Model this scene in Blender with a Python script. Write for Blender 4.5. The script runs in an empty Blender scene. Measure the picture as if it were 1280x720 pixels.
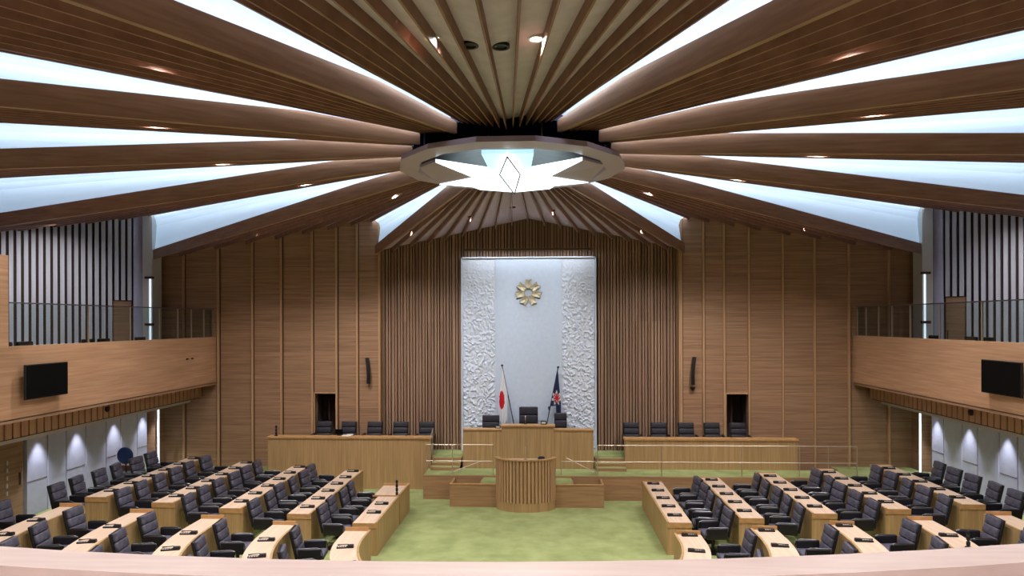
import bpy, bmesh, math, random
from mathutils import Vector, Matrix
random.seed(7)
S = bpy.context.scene
C = S.collection
R = math.radians
FLOOR = -5.2            # everything is built with the eye level at z = 0, then lifted by 5.2 m at the end

# ------------------------------------------------------------------ camera, world, exposure
cam_d = bpy.data.cameras.new('camera'); cam = bpy.data.objects.new('camera', cam_d); C.objects.link(cam)
cam_d.sensor_width = 36; cam_d.lens = 880/1280*36
cam_d.shift_y = 41.9/1280; cam_d.clip_start = .05; cam_d.clip_end = 200
cam.location = (.51, 0, 0)
cam.rotation_mode = 'QUATERNION'
cam.rotation_quaternion = (Matrix.Rotation(R(2.62), 3, 'Z') @ Matrix.Rotation(R(90), 3, 'X') @ Matrix.Rotation(R(-.18), 3, 'Z')).to_quaternion()
S.camera = cam
w = bpy.data.worlds.new('world'); S.world = w; w.use_nodes = True
w.node_tree.nodes['Background'].inputs[0].default_value = (.75, .85, 1, 1)
w.node_tree.nodes['Background'].inputs[1].default_value = .05
S.view_settings.view_transform = 'Standard'; S.view_settings.look = 'None'
S.view_settings.exposure = 0.62; S.view_settings.gamma = 1; S.view_settings.use_curve_mapping = False
S.cycles.max_bounces = 6; S.cycles.diffuse_bounces = 4; S.cycles.sample_clamp_indirect = 4
S.cycles.use_denoising = True

COVE = .26      # brightness of the luminous coves
STRIP = 5.5     # led strips along the coves
STAR = 1.5       # star lamp
DOWN = 430.0      # each ceiling downlight, watts
WASH = 90.0      # wall washers under the balconies
PANELW = 17.0   # washer above the white relief wall

# ------------------------------------------------------------------ helpers
def srgb(r, g, b):
    f = lambda v: (v/255/12.92) if v/255 <= .04045 else ((v/255+.055)/1.055)**2.4
    return (f(r), f(g), f(b), 1)

def mat(name, col, rough=.6, metal=0, spec=.5, emit=None, estr=0):
    m = bpy.data.materials.new(name); m.use_nodes = True
    b = m.node_tree.nodes['Principled BSDF']
    b.inputs['Base Color'].default_value = col; b.inputs['Roughness'].default_value = rough
    b.inputs['Metallic'].default_value = metal; b.inputs['Specular IOR Level'].default_value = spec
    if emit: b.inputs['Emission Color'].default_value = emit; b.inputs['Emission Strength'].default_value = estr
    return m

def noisy(name, c1, c2, scale=(1, 1, 1), nscale=8, detail=6, rough=.6, lo=.3, hi=.7, spec=.4, bump=0, blocks=None):
    """two-tone stretched noise over object coordinates (wood grain, carpet, stone)"""
    m = mat(name, c1, rough, spec=spec); nt = m.node_tree; N = nt.nodes; L = nt.links
    b = N['Principled BSDF']
    tc = N.new('ShaderNodeTexCoord'); mp = N.new('ShaderNodeMapping'); mp.inputs['Scale'].default_value = scale
    no = N.new('ShaderNodeTexNoise'); no.inputs['Scale'].default_value = nscale; no.inputs['Detail'].default_value = detail
    cr = N.new('ShaderNodeValToRGB')
    cr.color_ramp.elements[0].position = lo; cr.color_ramp.elements[0].color = c1
    cr.color_ramp.elements[1].position = hi; cr.color_ramp.elements[1].color = c2
    L.new(tc.outputs['Object'], mp.inputs[0]); L.new(mp.outputs[0], no.inputs[0]); L.new(no.outputs[0], cr.inputs[0])
    out = cr.outputs[0]
    if blocks:      # veneer leaves: each leaf slightly lighter or darker
        mp2 = N.new('ShaderNodeMapping'); mp2.inputs['Scale'].default_value = blocks[0]
        sn = N.new('ShaderNodeVectorMath'); sn.operation = 'FLOOR'
        wn = N.new('ShaderNodeTexWhiteNoise'); wn.noise_dimensions = '3D'
        mr = N.new('ShaderNodeMapRange'); mr.inputs[3].default_value = 1-blocks[1]; mr.inputs[4].default_value = 1+blocks[1]
        hs = N.new('ShaderNodeHueSaturation')
        L.new(tc.outputs['Object'], mp2.inputs[0]); L.new(mp2.outputs[0], sn.inputs[0]); L.new(sn.outputs[0], wn.inputs[0])
        L.new(wn.outputs[0], mr.inputs[0]); L.new(mr.outputs[0], hs.inputs['Value']); L.new(out, hs.inputs['Color'])
        out = hs.outputs[0]
    L.new(out, b.inputs['Base Color'])
    if bump:
        bp = N.new('ShaderNodeBump'); bp.inputs['Strength'].default_value = bump; bp.inputs['Distance'].default_value = .01
        L.new(no.outputs[0], bp.inputs['Height']); L.new(bp.outputs[0], b.inputs['Normal'])
    return m

M = {}
M['carpet'] = noisy('green_carpet', srgb(140, 150, 98), srgb(166, 174, 120), (1, 1, 1), 2.2, 9, .95, .3, .72, .1, .3)
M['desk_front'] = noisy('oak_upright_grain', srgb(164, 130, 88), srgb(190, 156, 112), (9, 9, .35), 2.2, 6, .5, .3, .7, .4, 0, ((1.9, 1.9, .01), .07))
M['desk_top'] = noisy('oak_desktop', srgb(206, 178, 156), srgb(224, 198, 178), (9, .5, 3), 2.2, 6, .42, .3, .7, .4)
M['desk_edge'] = noisy('oak_edge', srgb(176, 132, 86), srgb(200, 156, 106), (3, 3, 9), 2, 4, .45)
M['parapet'] = noisy('pale_oak_cap', srgb(222, 198, 190), srgb(236, 214, 206), (1, 9, 3), 3, 6, .4)
M['wall_wood'] = noisy('oak_horizontal_grain', srgb(138, 104, 80), srgb(170, 134, 106), (.35, .35, 10), 2.2, 7, .5, .3, .7, .35, 0, ((.01, .01, 3.2), .06))
M['balcony_wood'] = noisy('balcony_oak', srgb(170, 128, 98), srgb(196, 154, 122), (.35, .35, 10), 2.2, 7, .45, .3, .7, .35, 0, ((.01, .01, 3.2), .05))
M['rib_wood'] = noisy('oak_rib', srgb(172, 134, 100), srgb(194, 156, 120), (9, 9, .4), 2, 5, .5)
M['groove'] = mat('dark_groove', srgb(70, 46, 30), .8)
M['slat'] = noisy('recess_slat_oak', srgb(128, 98, 82), srgb(168, 136, 114), (7, 7, .12), 2.0, 5, .55, .3, .7, .3, 0, ((7.5, .01, .01), .18))
M['slat_back'] = mat('recess_dark_back', srgb(92, 70, 54), .8)
M['ceil_panel'] = noisy('ceiling_panel', srgb(192, 174, 194), srgb(206, 188, 208), (1, 1, 1), 6, 5, .8)
M['ceil_slat'] = noisy('ceiling_slat', srgb(122, 84, 68), srgb(146, 106, 88), (2, 2, 2), 2, 5, .5)
M['fascia'] = noisy('ceiling_beam', srgb(140, 104, 84), srgb(166, 130, 108), (.8, .8, 9), 2, 6, .42)
M['navy'] = mat('oculus_navy', srgb(26, 52, 92), .5)
M['white_wall'] = mat('white_plaster', srgb(214, 220, 234), .75)
M['white_plain'] = noisy('white_fabric_panel', srgb(200, 211, 230), srgb(208, 218, 236), (1, 1, 1), 8, 3, .75)
M['white_panel'] = noisy('pale_wall_panel', srgb(190, 188, 214), srgb(200, 198, 222), (1, 1, 1), 5, 3, .7)
M['trim_white'] = mat('white_trim', srgb(196, 192, 186), .6)
M['lilac'] = noisy('grey_slat_paint', srgb(184, 182, 190), srgb(202, 198, 204), (5, 5, .2), 2, 4, .55)
M['dark_gap'] = mat('gap_brown', srgb(66, 50, 46), .9)
M['black'] = mat('black_plastic', srgb(14, 13, 15), .5)
M['screen'] = mat('black_screen', srgb(4, 4, 5), .6, spec=.1)
M['leather'] = noisy('grey_leather', srgb(66, 65, 79), srgb(98, 96, 112), (1, 1, 1), 9, 4, .45, .35, .65, .5)
M['leather_dark'] = noisy('dark_leather', srgb(34, 32, 40), srgb(46, 44, 54), (1, 1, 1), 9, 4, .5)
M['leather_black'] = mat('black_leather', srgb(24, 22, 27), .42)
M['chrome'] = mat('grey_metal', srgb(130, 130, 136), .3, 1)
M['steel'] = mat('pale_steel', srgb(196, 180, 160), .35, .7)
M['ring'] = mat('ring_metal', srgb(182, 166, 184), .42, .4)
M['ring_dark'] = mat('ring_recess', srgb(70, 66, 68), .5, .4)
M['gold'] = mat('champagne_gold', srgb(196, 184, 156), .5, .25)
M['gold_edge'] = mat('bronze_edge', srgb(92, 80, 56), .4, .7)
M['cloth_white'] = mat('white_cloth', srgb(226, 226, 232), .8)
M['cloth_red'] = mat('red_cloth', srgb(205, 24, 40), .8)
M['cloth_navy'] = mat('navy_cloth', srgb(22, 34, 74), .75)
M['key'] = mat('pale_keys', srgb(206, 200, 196), .5)
M['paper'] = mat('white_paper', srgb(232, 230, 226), .7)
M['blue_fabric'] = mat('blue_fabric', srgb(14, 42, 96), .7)
M['red_brown'] = mat('red_brown_leather', srgb(92, 48, 36), .5)
M['glow'] = mat('luminous_cove', srgb(225, 236, 250), .9, emit=(.50, .74, 1, 1), estr=COVE)
M['strip'] = mat('led_strip', (1, 1, 1, 1), .5, emit=(.80, .92, 1, 1), estr=STRIP)
M['star'] = mat('star_glass', (1, 1, 1, 1), .4, emit=(.72, .95, 1, 1), estr=STAR)
M['star_soft'] = mat('pale_star_glass', (.7, .85, .95, 1), .3, emit=(.38, .68, .85, 1), estr=.75)
M['crystal'] = mat('crystal_glass', (1, 1, 1, 1), .2, emit=(.9, .98, 1, 1), estr=STAR*1.2)
M['lens_on'] = mat('lamp_lens_lit', (1, 1, 1, 1), .4, emit=(1, .93, .82, 1), estr=14)
M['lens_off'] = mat('lamp_hole_dark', srgb(18, 17, 18), .5)
M['bright_strip'] = mat('lit_gap', (1, 1, 1, 1), .6, emit=(.75, .86, 1, 1), estr=.7)

gl = bpy.data.materials.new('rail_glass'); gl.use_nodes = True
nt = gl.node_tree; nt.nodes.clear()
o_ = nt.nodes.new('ShaderNodeOutputMaterial'); mx = nt.nodes.new('ShaderNodeMixShader'); tr = nt.nodes.new('ShaderNodeBsdfTransparent')
gs = nt.nodes.new('ShaderNodeBsdfGlossy'); gs.inputs['Roughness'].default_value = .03
tr.inputs[0].default_value = (.84, .90, .90, 1); mx.inputs[0].default_value = .05
nt.links.new(tr.outputs[0], mx.inputs[1]); nt.links.new(gs.outputs[0], mx.inputs[2]); nt.links.new(mx.outputs[0], o_.inputs[0])
M['glass'] = gl

def obj(name, bm, m, parent=None, smooth=False):
    me = bpy.data.meshes.new(name); bmesh.ops.recalc_face_normals(bm, faces=bm.faces); bm.to_mesh(me); bm.free()
    for k in (m if isinstance(m, (list, tuple)) else [m]): me.materials.append(M[k])
    if smooth:
        for p in me.polygons: p.use_smooth = True
    o = bpy.data.objects.new(name, me); C.objects.link(o)
    if parent: o.parent = parent
    return o
def tag(o, label, cat, group=None):
    o['label'] = label; o['category'] = cat
    if group: o['group'] = group
    return o
def thing(name, label, cat, loc=(0, 0, 0), rz=0, group=None):
    o = bpy.data.objects.new(name, None); o.empty_display_size = .1; C.objects.link(o)
    o.location = loc; o.rotation_euler = (0, 0, rz); return tag(o, label, cat, group)
def struct(name, bm, m, parent=None):
    o = obj(name, bm, m, parent)
    if not parent: o['kind'] = 'structure'
    return o
def dup(root, loc, rz, label, group=None):
    r = root.copy(); C.objects.link(r); r.location = loc; r.rotation_euler = (0, 0, rz); r['label'] = label
    if group: r['group'] = group
    for ch in list(root.children):
        c = ch.copy(); C.objects.link(c); c.parent = r
        for g in ch.children:
            d = g.copy(); C.objects.link(d); d.parent = c
    return r
def B(): return bmesh.new()
def box(bm, x0, x1, y0, y1, z0, z1, mi=0, bev=0, seg=2, mtx=None):
    vs = [bm.verts.new((x, y, z)) for x in (x0, x1) for y in (y0, y1) for z in (z0, z1)]
    fs = [(0, 1, 3, 2), (4, 6, 7, 5), (0, 4, 5, 1), (2, 3, 7, 6), (0, 2, 6, 4), (1, 5, 7, 3)]
    faces = [bm.faces.new([vs[i] for i in f]) for f in fs]
    for f in faces: f.material_index = mi
    if bev:
        es = list({e for f in faces for e in f.edges})
        r = bmesh.ops.bevel(bm, geom=es, offset=bev, segments=seg, affect='EDGES', profile=.6)
        vs = list({v for f in r['faces'] for v in f.verts} | {v for v in vs if v.is_valid})
        for f in r['faces']: f.material_index = mi
    if mtx: bmesh.ops.transform(bm, matrix=mtx, verts=[v for v in vs if v.is_valid])
    return vs
def box1(name, a, m, parent=None, bev=0):
    bm = B(); box(bm, *a, bev=bev); return obj(name, bm, m, parent)
def quad(bm, *p, mi=0):
    f = bm.faces.new([bm.verts.new(q) for q in p]); f.material_index = mi; return f
def prism(bm, pts, z0, z1, mi=0):
    """vertical prism over plan polygon"""
    n = len(pts)
    lo = [bm.verts.new((p[0], p[1], z0)) for p in pts]; hi = [bm.verts.new((p[0], p[1], z1)) for p in pts]
    fs = [bm.faces.new(hi), bm.faces.new(lo[::-1])] + [bm.faces.new((lo[i], lo[(i+1) % n], hi[(i+1) % n], hi[i])) for i in range(n)]
    for f in fs: f.material_index = mi
def hexa(bm, p, mi=0):
    """8 points: lower four then upper four"""
    v = [bm.verts.new(q) for q in p]
    for f in ((0, 1, 2, 3), (7, 6, 5, 4), (0, 4, 5, 1), (1, 5, 6, 2), (2, 6, 7, 3), (3, 7, 4, 0)):
        bm.faces.new([v[i] for i in f]).material_index = mi
def tube(bm, pts, r, n=8, mi=0):
    rings = []
    for i, p in enumerate(pts):
        p = Vector(p); a = Vector(pts[max(i-1, 0)]); b = Vector(pts[min(i+1, len(pts)-1)]); d = (b-a).normalized()
        u = d.cross(Vector((0, 0, 1)));
        if u.length < 1e-3: u = d.cross(Vector((0, 1, 0)))
        u.normalize(); v = d.cross(u)
        rr = r[i] if isinstance(r, (list, tuple)) else r
        rings.append([bm.verts.new(p+(u*math.cos(t)+v*math.sin(t))*rr) for t in [2*math.pi*k/n for k in range(n)]])
    for a, b in zip(rings, rings[1:]):
        for k in range(n): bm.faces.new((a[k], a[(k+1) % n], b[(k+1) % n], b[k])).material_index = mi
    bm.faces.new(rings[0][::-1]).material_index = mi; bm.faces.new(rings[-1]).material_index = mi
def lathe(bm, prof, n=24, cx=0, cy=0, mi=0):
    rings = []
    for r, z in prof:
        rings.append([bm.verts.new((cx+r*math.cos(2*math.pi*k/n), cy+r*math.sin(2*math.pi*k/n), z)) for k in range(n)])
    for a, b in zip(rings, rings[1:]):
        for k in range(n): bm.faces.new((a[k], a[(k+1) % n], b[(k+1) % n], b[k])).material_index = mi
    bm.faces.new(rings[0][::-1]).material_index = mi; bm.faces.new(rings[-1]).material_index = mi

# ------------------------------------------------------------------ the plan
XR = [3.22, 4.80, 6.38, 7.96, 9.54]      # inner faces of the five desk rows
YC = 14.4                                # centre of the horseshoe bend
lev = lambda r: FLOOR+.115*r             # tier floor of row r
DD = .55                                 # desk depth
def curve(rad, ylo, yhi, side, n=24):
    """plan line at distance rad from the axis: straight above YC, then bending in towards the axis"""
    pts = [(side*rad, yhi)]
    if ylo < YC:
        amax = math.asin(min(1, (YC-ylo)/rad))
        pts += [(side*rad*math.cos(amax*k/n), YC-rad*math.sin(amax*k/n)) for k in range(n+1)] if yhi > YC else []
    else: pts.append((side*rad, ylo))
    return pts

# ------------------------------------------------------------------ floor and tiers
bm = B(); box(bm, -16, 16, -7, 26, FLOOR-.2, FLOOR); struct('floor', bm, 'carpet')
for s, nm in ((-1, 'floor_left_tier'), (1, 'floor_right_tier')):
    for r in range(1, 5):
        bm = B()
        inner = curve(XR[r], 14.4-XR[r]*.97, 20.6, s)
        outer = [(s*12.3, inner[-1][1]), (s*12.3, 20.6)]
        prism(bm, inner+outer, FLOOR-.01, lev(r)); o = struct('floor', bm, 'carpet')
# carpeted landings beside the dais
bm = B(); box(bm, -12.4, -8.25, 20.6, 22.72, FLOOR, -4.72); struct('floor', bm, 'carpet')
bm = B(); box(bm, 9.55, 12.4, 20.6, 22.72, FLOOR, -4.62); struct('floor', bm, 'carpet')

# ------------------------------------------------------------------ ceiling: a folded star of sectors around the ring lamp
HX, HY, R0 = 0, 11.2, 1.57
Fz = lambda r: 2.63-.041*(r-R0)
Uz = lambda r: 2.78+.043*(r-R0)
SL = [26.5, 57.0, 84.5, 109.5, 132.0, 156.5]         # slot bearings, 0 = towards the viewer, 180 = towards the dais
def rend(a):
    c = -math.cos(R(a))
    return min(18.0, (22.95-HY)/c) if c > .3 else 18.0
def cp(a, r, side, z): return (HX+side*r*math.sin(R(a)), HY-r*math.cos(R(a)), z)
def soff(a0, t0, a1, t1, a, r):
    t = (a-a0)/(a1-a0); z0 = (Fz if t0 == 'F' else Uz)(r); z1 = (Fz if t1 == 'F' else Uz)(r)
    return z0+(z1-z0)*t
SECT = [(0, 'F', SL[0], 'U', 8)]+[(SL[i], 'F', SL[i+1], 'U', 8) for i in range(5)]+[(SL[5], 'F', 180, 'U', 9)]
SECT_NAME = ['near', 'near', 'side', 'side', 'side', 'front', 'dais']
DEP = .14
for side in (-1, 1):
    for (a0, t0, a1, t1, n) in SECT:
        bm = B(); K = 6
        ga = 0 if a0 in (0,) else 0
        for k in range(n):
            b0, b1 = a0+(a1-a0)*k/n, a0+(a1-a0)*(k+1)/n
            for j in range(K):
                def P(a, j):
                    r = R0+(rend(a)-R0)*j/K; return cp(a, r, side, soff(a0, t0, a1, t1, a, r)+DEP)
                quad(bm, P(b0, j), P(b1, j), P(b1, j+1), P(b0, j+1))
        cz = struct('ceiling', bm, 'ceil_panel')
        # slats hang below the panel, radiating from the ring
        bm = B()
        for k in range(n+1):
            if k == 0 and a0 == 0 and side == 1: continue
            if k == n and a1 == 180 and side == 1: continue
            a = a0+(a1-a0)*k/n
            if k == 0 and a0 != 0: continue          # the beam stands here
            
            re = rend(a); w0, w1 = .014, .05
            q = []
            for zz in (0, 1):
                for r_, ww in ((R0, w0), (re, w1)):
                    z = soff(a0, t0, a1, t1, min(a, a1), r_)+(DEP+.01)*zz
                    da = math.degrees(ww/2/r_); ac = a-(math.degrees(.11/r_) if (k == n and a1 != 180) else 0)
                    q.append((cp(ac-da, r_, side, z), cp(ac+da, r_, side, z)))
            hexa(bm, [q[0][0], q[0][1], q[1][1], q[1][0], q[2][0], q[2][1], q[3][1], q[3][0]])
        obj('slats', bm, 'ceil_slat', cz)
        if a0 != 0:      # deep beam along the low edge, luminous cove and led strip above it
            re = rend(a0)
            if abs(a0-SL[4]) < .1: re = 16.4
            K = 10; bf, bg, bs = B(), B(), B()
            dirv = Vector((side*math.sin(R(a0)), -math.cos(R(a0)), 0))
            nrm = Vector((side*math.cos(R(a0)), math.sin(R(a0)), 0))     # towards growing bearing
            def G(r, off, z): return Vector((HX, HY, 0))+dirv*r+nrm*off+Vector((0, 0, z))
            def hb(r): return min(.31, (Uz(r)-Fz(r))*1.0+.02)
            for j in range(K):
                ra, rb = R0+(re-R0)*j/K, R0+(re-R0)*(j+1)/K
                hexa(bf, [G(ra, 0, Fz(ra)), G(rb, 0, Fz(rb)), G(rb, .06, Fz(rb)), G(ra, .06, Fz(ra)),
                          G(ra, 0, Fz(ra)+hb(ra)), G(rb, 0, Fz(rb)+hb(rb)), G(rb, .06, Fz(rb)+hb(rb)), G(ra, .06, Fz(ra)+hb(ra))])
                def cov(r, t):     # curved cove profile from the beam top to behind the high edge
                    ft = Fz(r)+hb(r)-.03; top = Uz(r)+.10
                    o = .08+.10*math.sin(t*math.pi*.5) if t < .7 else .08+.10*math.sin(.7*math.pi*.5)-(t-.7)/.3*.30
                    return G(r, o, ft+(top-ft)*min(1, t/.9))
                T = [0, .2, .4, .6, .75, .9, 1.0]
                for t0_, t1_ in zip(T, T[1:]):
                    quad(bg, cov(ra, t0_), cov(rb, t0_), cov(rb, t1_), cov(ra, t1_))
                for z_ in (1,):
                    quad(bs, G(ra, -.082, Uz(ra)+.04), G(rb, -.082, Uz(rb)+.04), G(rb, -.07, Uz(rb)+.08), G(ra, -.07, Uz(ra)+.08))
            obj('beam', bf, 'fascia', cz)
            obj('light_cove', bg, 'glow', cz)
            obj('light_strip', bs, 'strip', cz)
            if abs(a0-SL[4]) < .1:
                be = B(); hexa(be, [G(re, -.1, Fz(re)+.3), G(re+.03, -.1, Fz(re)+.3), G(re+.03, .25, Fz(re)+.3), G(re, .25, Fz(re)+.3), G(re, -.1, Uz(re)+.12), G(re+.03, -.1, Uz(re)+.12), G(re+.03, .25, Uz(re)+.12), G(re, .25, Uz(re)+.12)]); obj('gap_shade_plate', be, 'black', cz)  # black plate standing in for the dark gap between cove and column

# oculus behind the ring lamp
bm = B()
n = 48
ring_lo = [(HX+R0*1.01*math.cos(2*math.pi*k/n), HY+R0*1.01*math.sin(2*math.pi*k/n)) for k in range(n)]
for k in range(n):
    a, b = ring_lo[k], ring_lo[(k+1) % n]
    quad(bm, (*a, 2.78), (*b, 2.78), (*b, 3.6), (*a, 3.6))
f = bm.faces.new([bm.verts.new((*a, 3.6)) for a in ring_lo])
o = struct('ceiling', bm, 'navy')

# ------------------------------------------------------------------ ring lamp
lamp = thing('ring_chandelier', 'large round metal ceiling lamp with glowing star and crystal centre', 'ceiling lamp', (HX, HY, 0))
def rp(r, k, n=14, ph=.5): a = 2*math.pi*(k+ph)/n; return (r*math.sin(a), -r*math.cos(a))
bm = B(); n = 14
for k in range(n):
    def q(r, kk, z): return (*rp(r, kk), z)
    prof = [(1.80, 2.42), (1.50, 2.40), (1.46, 2.47), (1.50, 2.53), (1.78, 2.50)]
    for i in range(len(prof)):
        (ra, za), (rb, zb) = prof[i], prof[(i+1) % len(prof)]
        quad(bm, q(ra, k, za), q(ra, k+1, za), q(rb, k+1, zb), q(rb, k, zb))
obj('outer_ring', bm, 'ring', lamp)
bm = B()
for k in range(n):
    quad(bm, (*rp(1.48, k), 2.47), (*rp(1.48, k+1), 2.47), (*rp(.5, k+1), 2.66), (*rp(.5, k), 2.66))
bm.faces.new([bm.verts.new((*rp(.5, k), 2.66)) for k in range(n)])
obj('dish', bm, 'ring_dark', lamp)
tips = [(0, 1.30), (48, 1.44), (119, 1.44), (153, 1.36), (207, 1.36), (241, 1.44), (312, 1.44)]
notch = [.60, .60, .98, 1.22, .98, .60, .60]; NT = len(tips)
star = []
for i, (a, r) in enumerate(tips):
    a2 = tips[(i+1) % NT][0]+(360 if i == NT-1 else 0)
    star.append((r*math.sin(R(a)), -r*math.cos(R(a)), 2.33)); am = (a+a2)/2; rn = notch[i]
    star.append((rn*math.sin(R(am)), -rn*math.cos(R(am)), 2.28))
bm = B(); cc = bm.verts.new((0, 0, 2.27)); vs = [bm.verts.new(p) for p in star]; up = [bm.verts.new((p[0], p[1], p[2]+.05)) for p in star]; cu = bm.verts.new((0, 0, 2.34))
for i in range(2*NT):
    if i in (0, 2*NT-1): continue
    j = (i+1) % (2*NT)
    bm.faces.new((cc, vs[i], vs[j])); bm.faces.new((cu, up[i], up[j])); bm.faces.new((vs[i], vs[j], up[j], up[i]))
obj('star_panel', bm, 'star', lamp)
# metal facets between the star points
for i, (a, r) in enumerate(tips):
    if i in (0, NT-1, 3): continue
    p, q, s_ = star[2*i], star[2*i+1], star[(2*i+2) % (2*NT)]
    a2 = tips[(i+1) % NT][0]; am = (a+a2)/2
    o1 = (1.47*math.sin(R(am)), -1.47*math.cos(R(am)), 2.42)
    bm = B(); up_ = lambda v: (v[0], v[1], v[2]+.012)
    for tri in ((p, q, o1), (q, s_, o1)):
        v = [bm.verts.new(up_(t)) for t in tri]; u = [bm.verts.new((t[0], t[1], t[2]+.05)) for t in tri]
        bm.faces.new(v); bm.faces.new(u[::-1])
        for k in range(3): bm.faces.new((v[k], v[(k+1) % 3], u[(k+1) % 3], u[k]))
    obj('facet', bm, 'ring', lamp)
bm = B()   # wide near arm of pale glass
hexa(bm, [(-.37, -1.27, 2.37), (.37, -1.27, 2.37), (.30, -.42, 2.28), (-.30, -.42, 2.28), (-.37, -1.27, 2.43), (.37, -1.27, 2.43), (.30, -.42, 2.34), (-.30, -.42, 2.34)])
obj('pale_glass_arm', bm, 'star_soft', lamp)
dm = [(0, -1.36, 2.345), (.15, -.60, 2.255), (0, 1.05, 2.26), (-.15, -.60, 2.255)]
bm = B(); v = [bm.verts.new((p[0], p[1], p[2]-.03)) for p in dm]; u = [bm.verts.new((p[0], p[1], p[2]+.03)) for p in dm]; lo = bm.verts.new((0, -.5, 2.215))
for k in range(4): bm.faces.new((v[k], v[(k+1) % 4], lo)); bm.faces.new((v[k], v[(k+1) % 4], u[(k+1) % 4], u[k]))
bm.faces.new(u)
cr_ = obj('crystal', bm, 'crystal', lamp)
bm = B()
for k in range(4): tube(bm, [(dm[k][0]*1.04, dm[k][1], dm[k][2]-.04), (dm[(k+1) % 4][0]*1.04, dm[(k+1) % 4][1], dm[(k+1) % 4][2]-.04)], .011, 6)
obj('crystal_frame', bm, 'ring_dark', lamp)
for a in (20, 110, 200, 290):
    bm = B(); x, y = 1.4*math.sin(R(a)), -1.4*math.cos(R(a)); tube(bm, [(x, y, 2.5), (x, y, 3.6)], .015, 6); obj('suspension_rod', bm, 'chrome', lamp)

# ------------------------------------------------------------------ ceiling downlights
ORD0 = ['first', 'second', 'third']
def lamp_light(kind, name, loc, energy, parent=None, col=(1, .96, .93), size=.08, rot=(0, 0, 0), angle=70, blend=.6):
    d = bpy.data.lights.new(name, kind); d.energy = energy; d.color = col
    if kind == 'SPOT': d.spot_size = R(angle); d.spot_blend = blend; d.shadow_soft_size = size
    o = bpy.data.objects.new(name, d); C.objects.link(o); o.location = loc; o.rotation_euler = rot
    if parent: o.parent = parent
    return o
def downlight(x, y, z, on, label, group, energy=None, angle=150):
    t = thing('downlight', label, 'ceiling light', (x, y, z), 0, group)
    bm = B(); lathe(bm, [(.085, .02), (.085, -.012), (.06, -.012), (.055, .015)], 18); obj('trim_ring', bm, 'key' if on else 'lens_off', t)
    bm = B(); lathe(bm, [(.054, .012), (.054, .004), (.01, .002)], 16); obj('lens', bm, 'lens_on' if on else 'lens_off', t)
    if on: lamp_light('SPOT', 'lamp_light', (0, 0, -.03), energy or DOWN, t, angle=angle, blend=1)
    return t
def sect_z(x, y):
    side = 1 if x > 0 else -1; r = math.hypot(x-HX, y-HY); a = math.degrees(math.atan2(abs(x-HX), -(y-HY)))
    for (a0, t0, a1, t1, n) in SECT:
        if a0 <= a <= a1: return soff(a0, t0, a1, t1, a, r)+DEP
    return 2.6
for (x, y, on, lb) in ((-.55, 6.75, True, 'lit recessed ceiling spot, leftmost of the four above the hall near the ring lamp'),
                       (-.20, 6.80, False, 'dark recessed ceiling spot, second from left of the four before the ring lamp'),
                       (.10, 6.80, False, 'dark recessed ceiling spot, third from left of the four before the ring lamp'),
                       (.44, 6.78, True, 'lit recessed ceiling spot, fourth from left, just right of the middle slat'),
                       (1.80, 6.45, False, 'small dark ceiling spot beside the right near light gap')):
    downlight(x, y, sect_z(x, y)-.012, on, lb, 'spots in the ceiling panels above the viewer')
SIDE_N = {0: 'second', 1: 'third', 2: 'fourth', 3: 'fifth'}
mids = [41.5, 70.5, 97, 121, 144.5]
nth = ['nearest', 'second', 'third', 'fourth', 'farthest']
for side, sn in ((-1, 'left'), (1, 'right')):
    for i, a in enumerate(mids):
        for j, rr in enumerate((5.2, 9.6)):
            aa = a+1.9 if j == 0 else a-1.6
            x, y, _ = cp(aa, rr, side, 0)
            if y < .2 : continue
            downlight(x, y, sect_z(x, y)-.012, True, 'small lit spot, %s, in the %s ceiling fold on the %s' % ('close to the ring lamp' if j == 0 else 'far out', nth[i], sn), 'spots between the ceiling slats')
def aimed(x, y, target, label, energy, angle=60, group='added spots aimed at the front wall', col=(1, .96, .93)):
    z = sect_z(x, y)-.012; t = downlight(x, y, z, False, label, group)
    v = Vector(target)-Vector((x, y, z)); q = v.to_track_quat('-Z', 'Y')
    o = lamp_light('SPOT', 'lamp_light', (0, 0, -.03), energy, t, col=col, angle=angle, blend=1, size=.08); o.rotation_euler = q.to_euler()
for q, x in enumerate((-1.5, -.35, .75)):  # spots added to brighten the lower white wall
    aimed(x, 19.2, (x*.8, 23, -1.6), 'small added ceiling spot before the white wall, %s of three' % ('leftmost', 'middle', 'rightmost')[q], 480, 75, col=(.93, .96, 1))
for s_, sn in ((-1, 'left'), (1, 'right')):
    aimed(s_*3.2, 19.4, (s_*3.4, 23, -2), 'small added ceiling spot lighting the %s slatted recess' % sn, 420, 80)  # added to brighten the recess slats
    aimed(s_*5.9, 18.6, (s_*6.0, 22.7, -3.1), 'small added ceiling spot lighting the %s inner wood panels' % sn, 480, 66)  # added to lift the dark inner flank
    aimed(s_*7.6, 19.7, (s_*9.2, 22.7, -3.1), 'small added ceiling spot lighting the %s outer wood panels' % sn, 300, 66)  # likewise added, for the outer flank
    for q, (x, y) in enumerate(((13.0, 18.6), (13.4, 16.8), (13.6, 14.5))):
        aimed(s_*x, y, (s_*(x+1.6), y+2.2, .4), 'small ceiling spot lighting the %s grey slats, %s from the corner' % (sn, ORD0[q]), 180, 100, 'spots above the balconies', (.92, .95, 1))
for q, (x, y) in enumerate(((-5, 1.2), (5, 1.2), (-1.7, .6), (1.7, .6), (-4, -2.5), (4, -2.5), (0, -3))):  # unseen lamps added behind the viewer to brighten the near ceiling
    downlight(x, y, sect_z(x, y)-.012, True, 'added ceiling spot above the public gallery behind the viewer', 'added spots above the public gallery', energy=270, angle=150)

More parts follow.
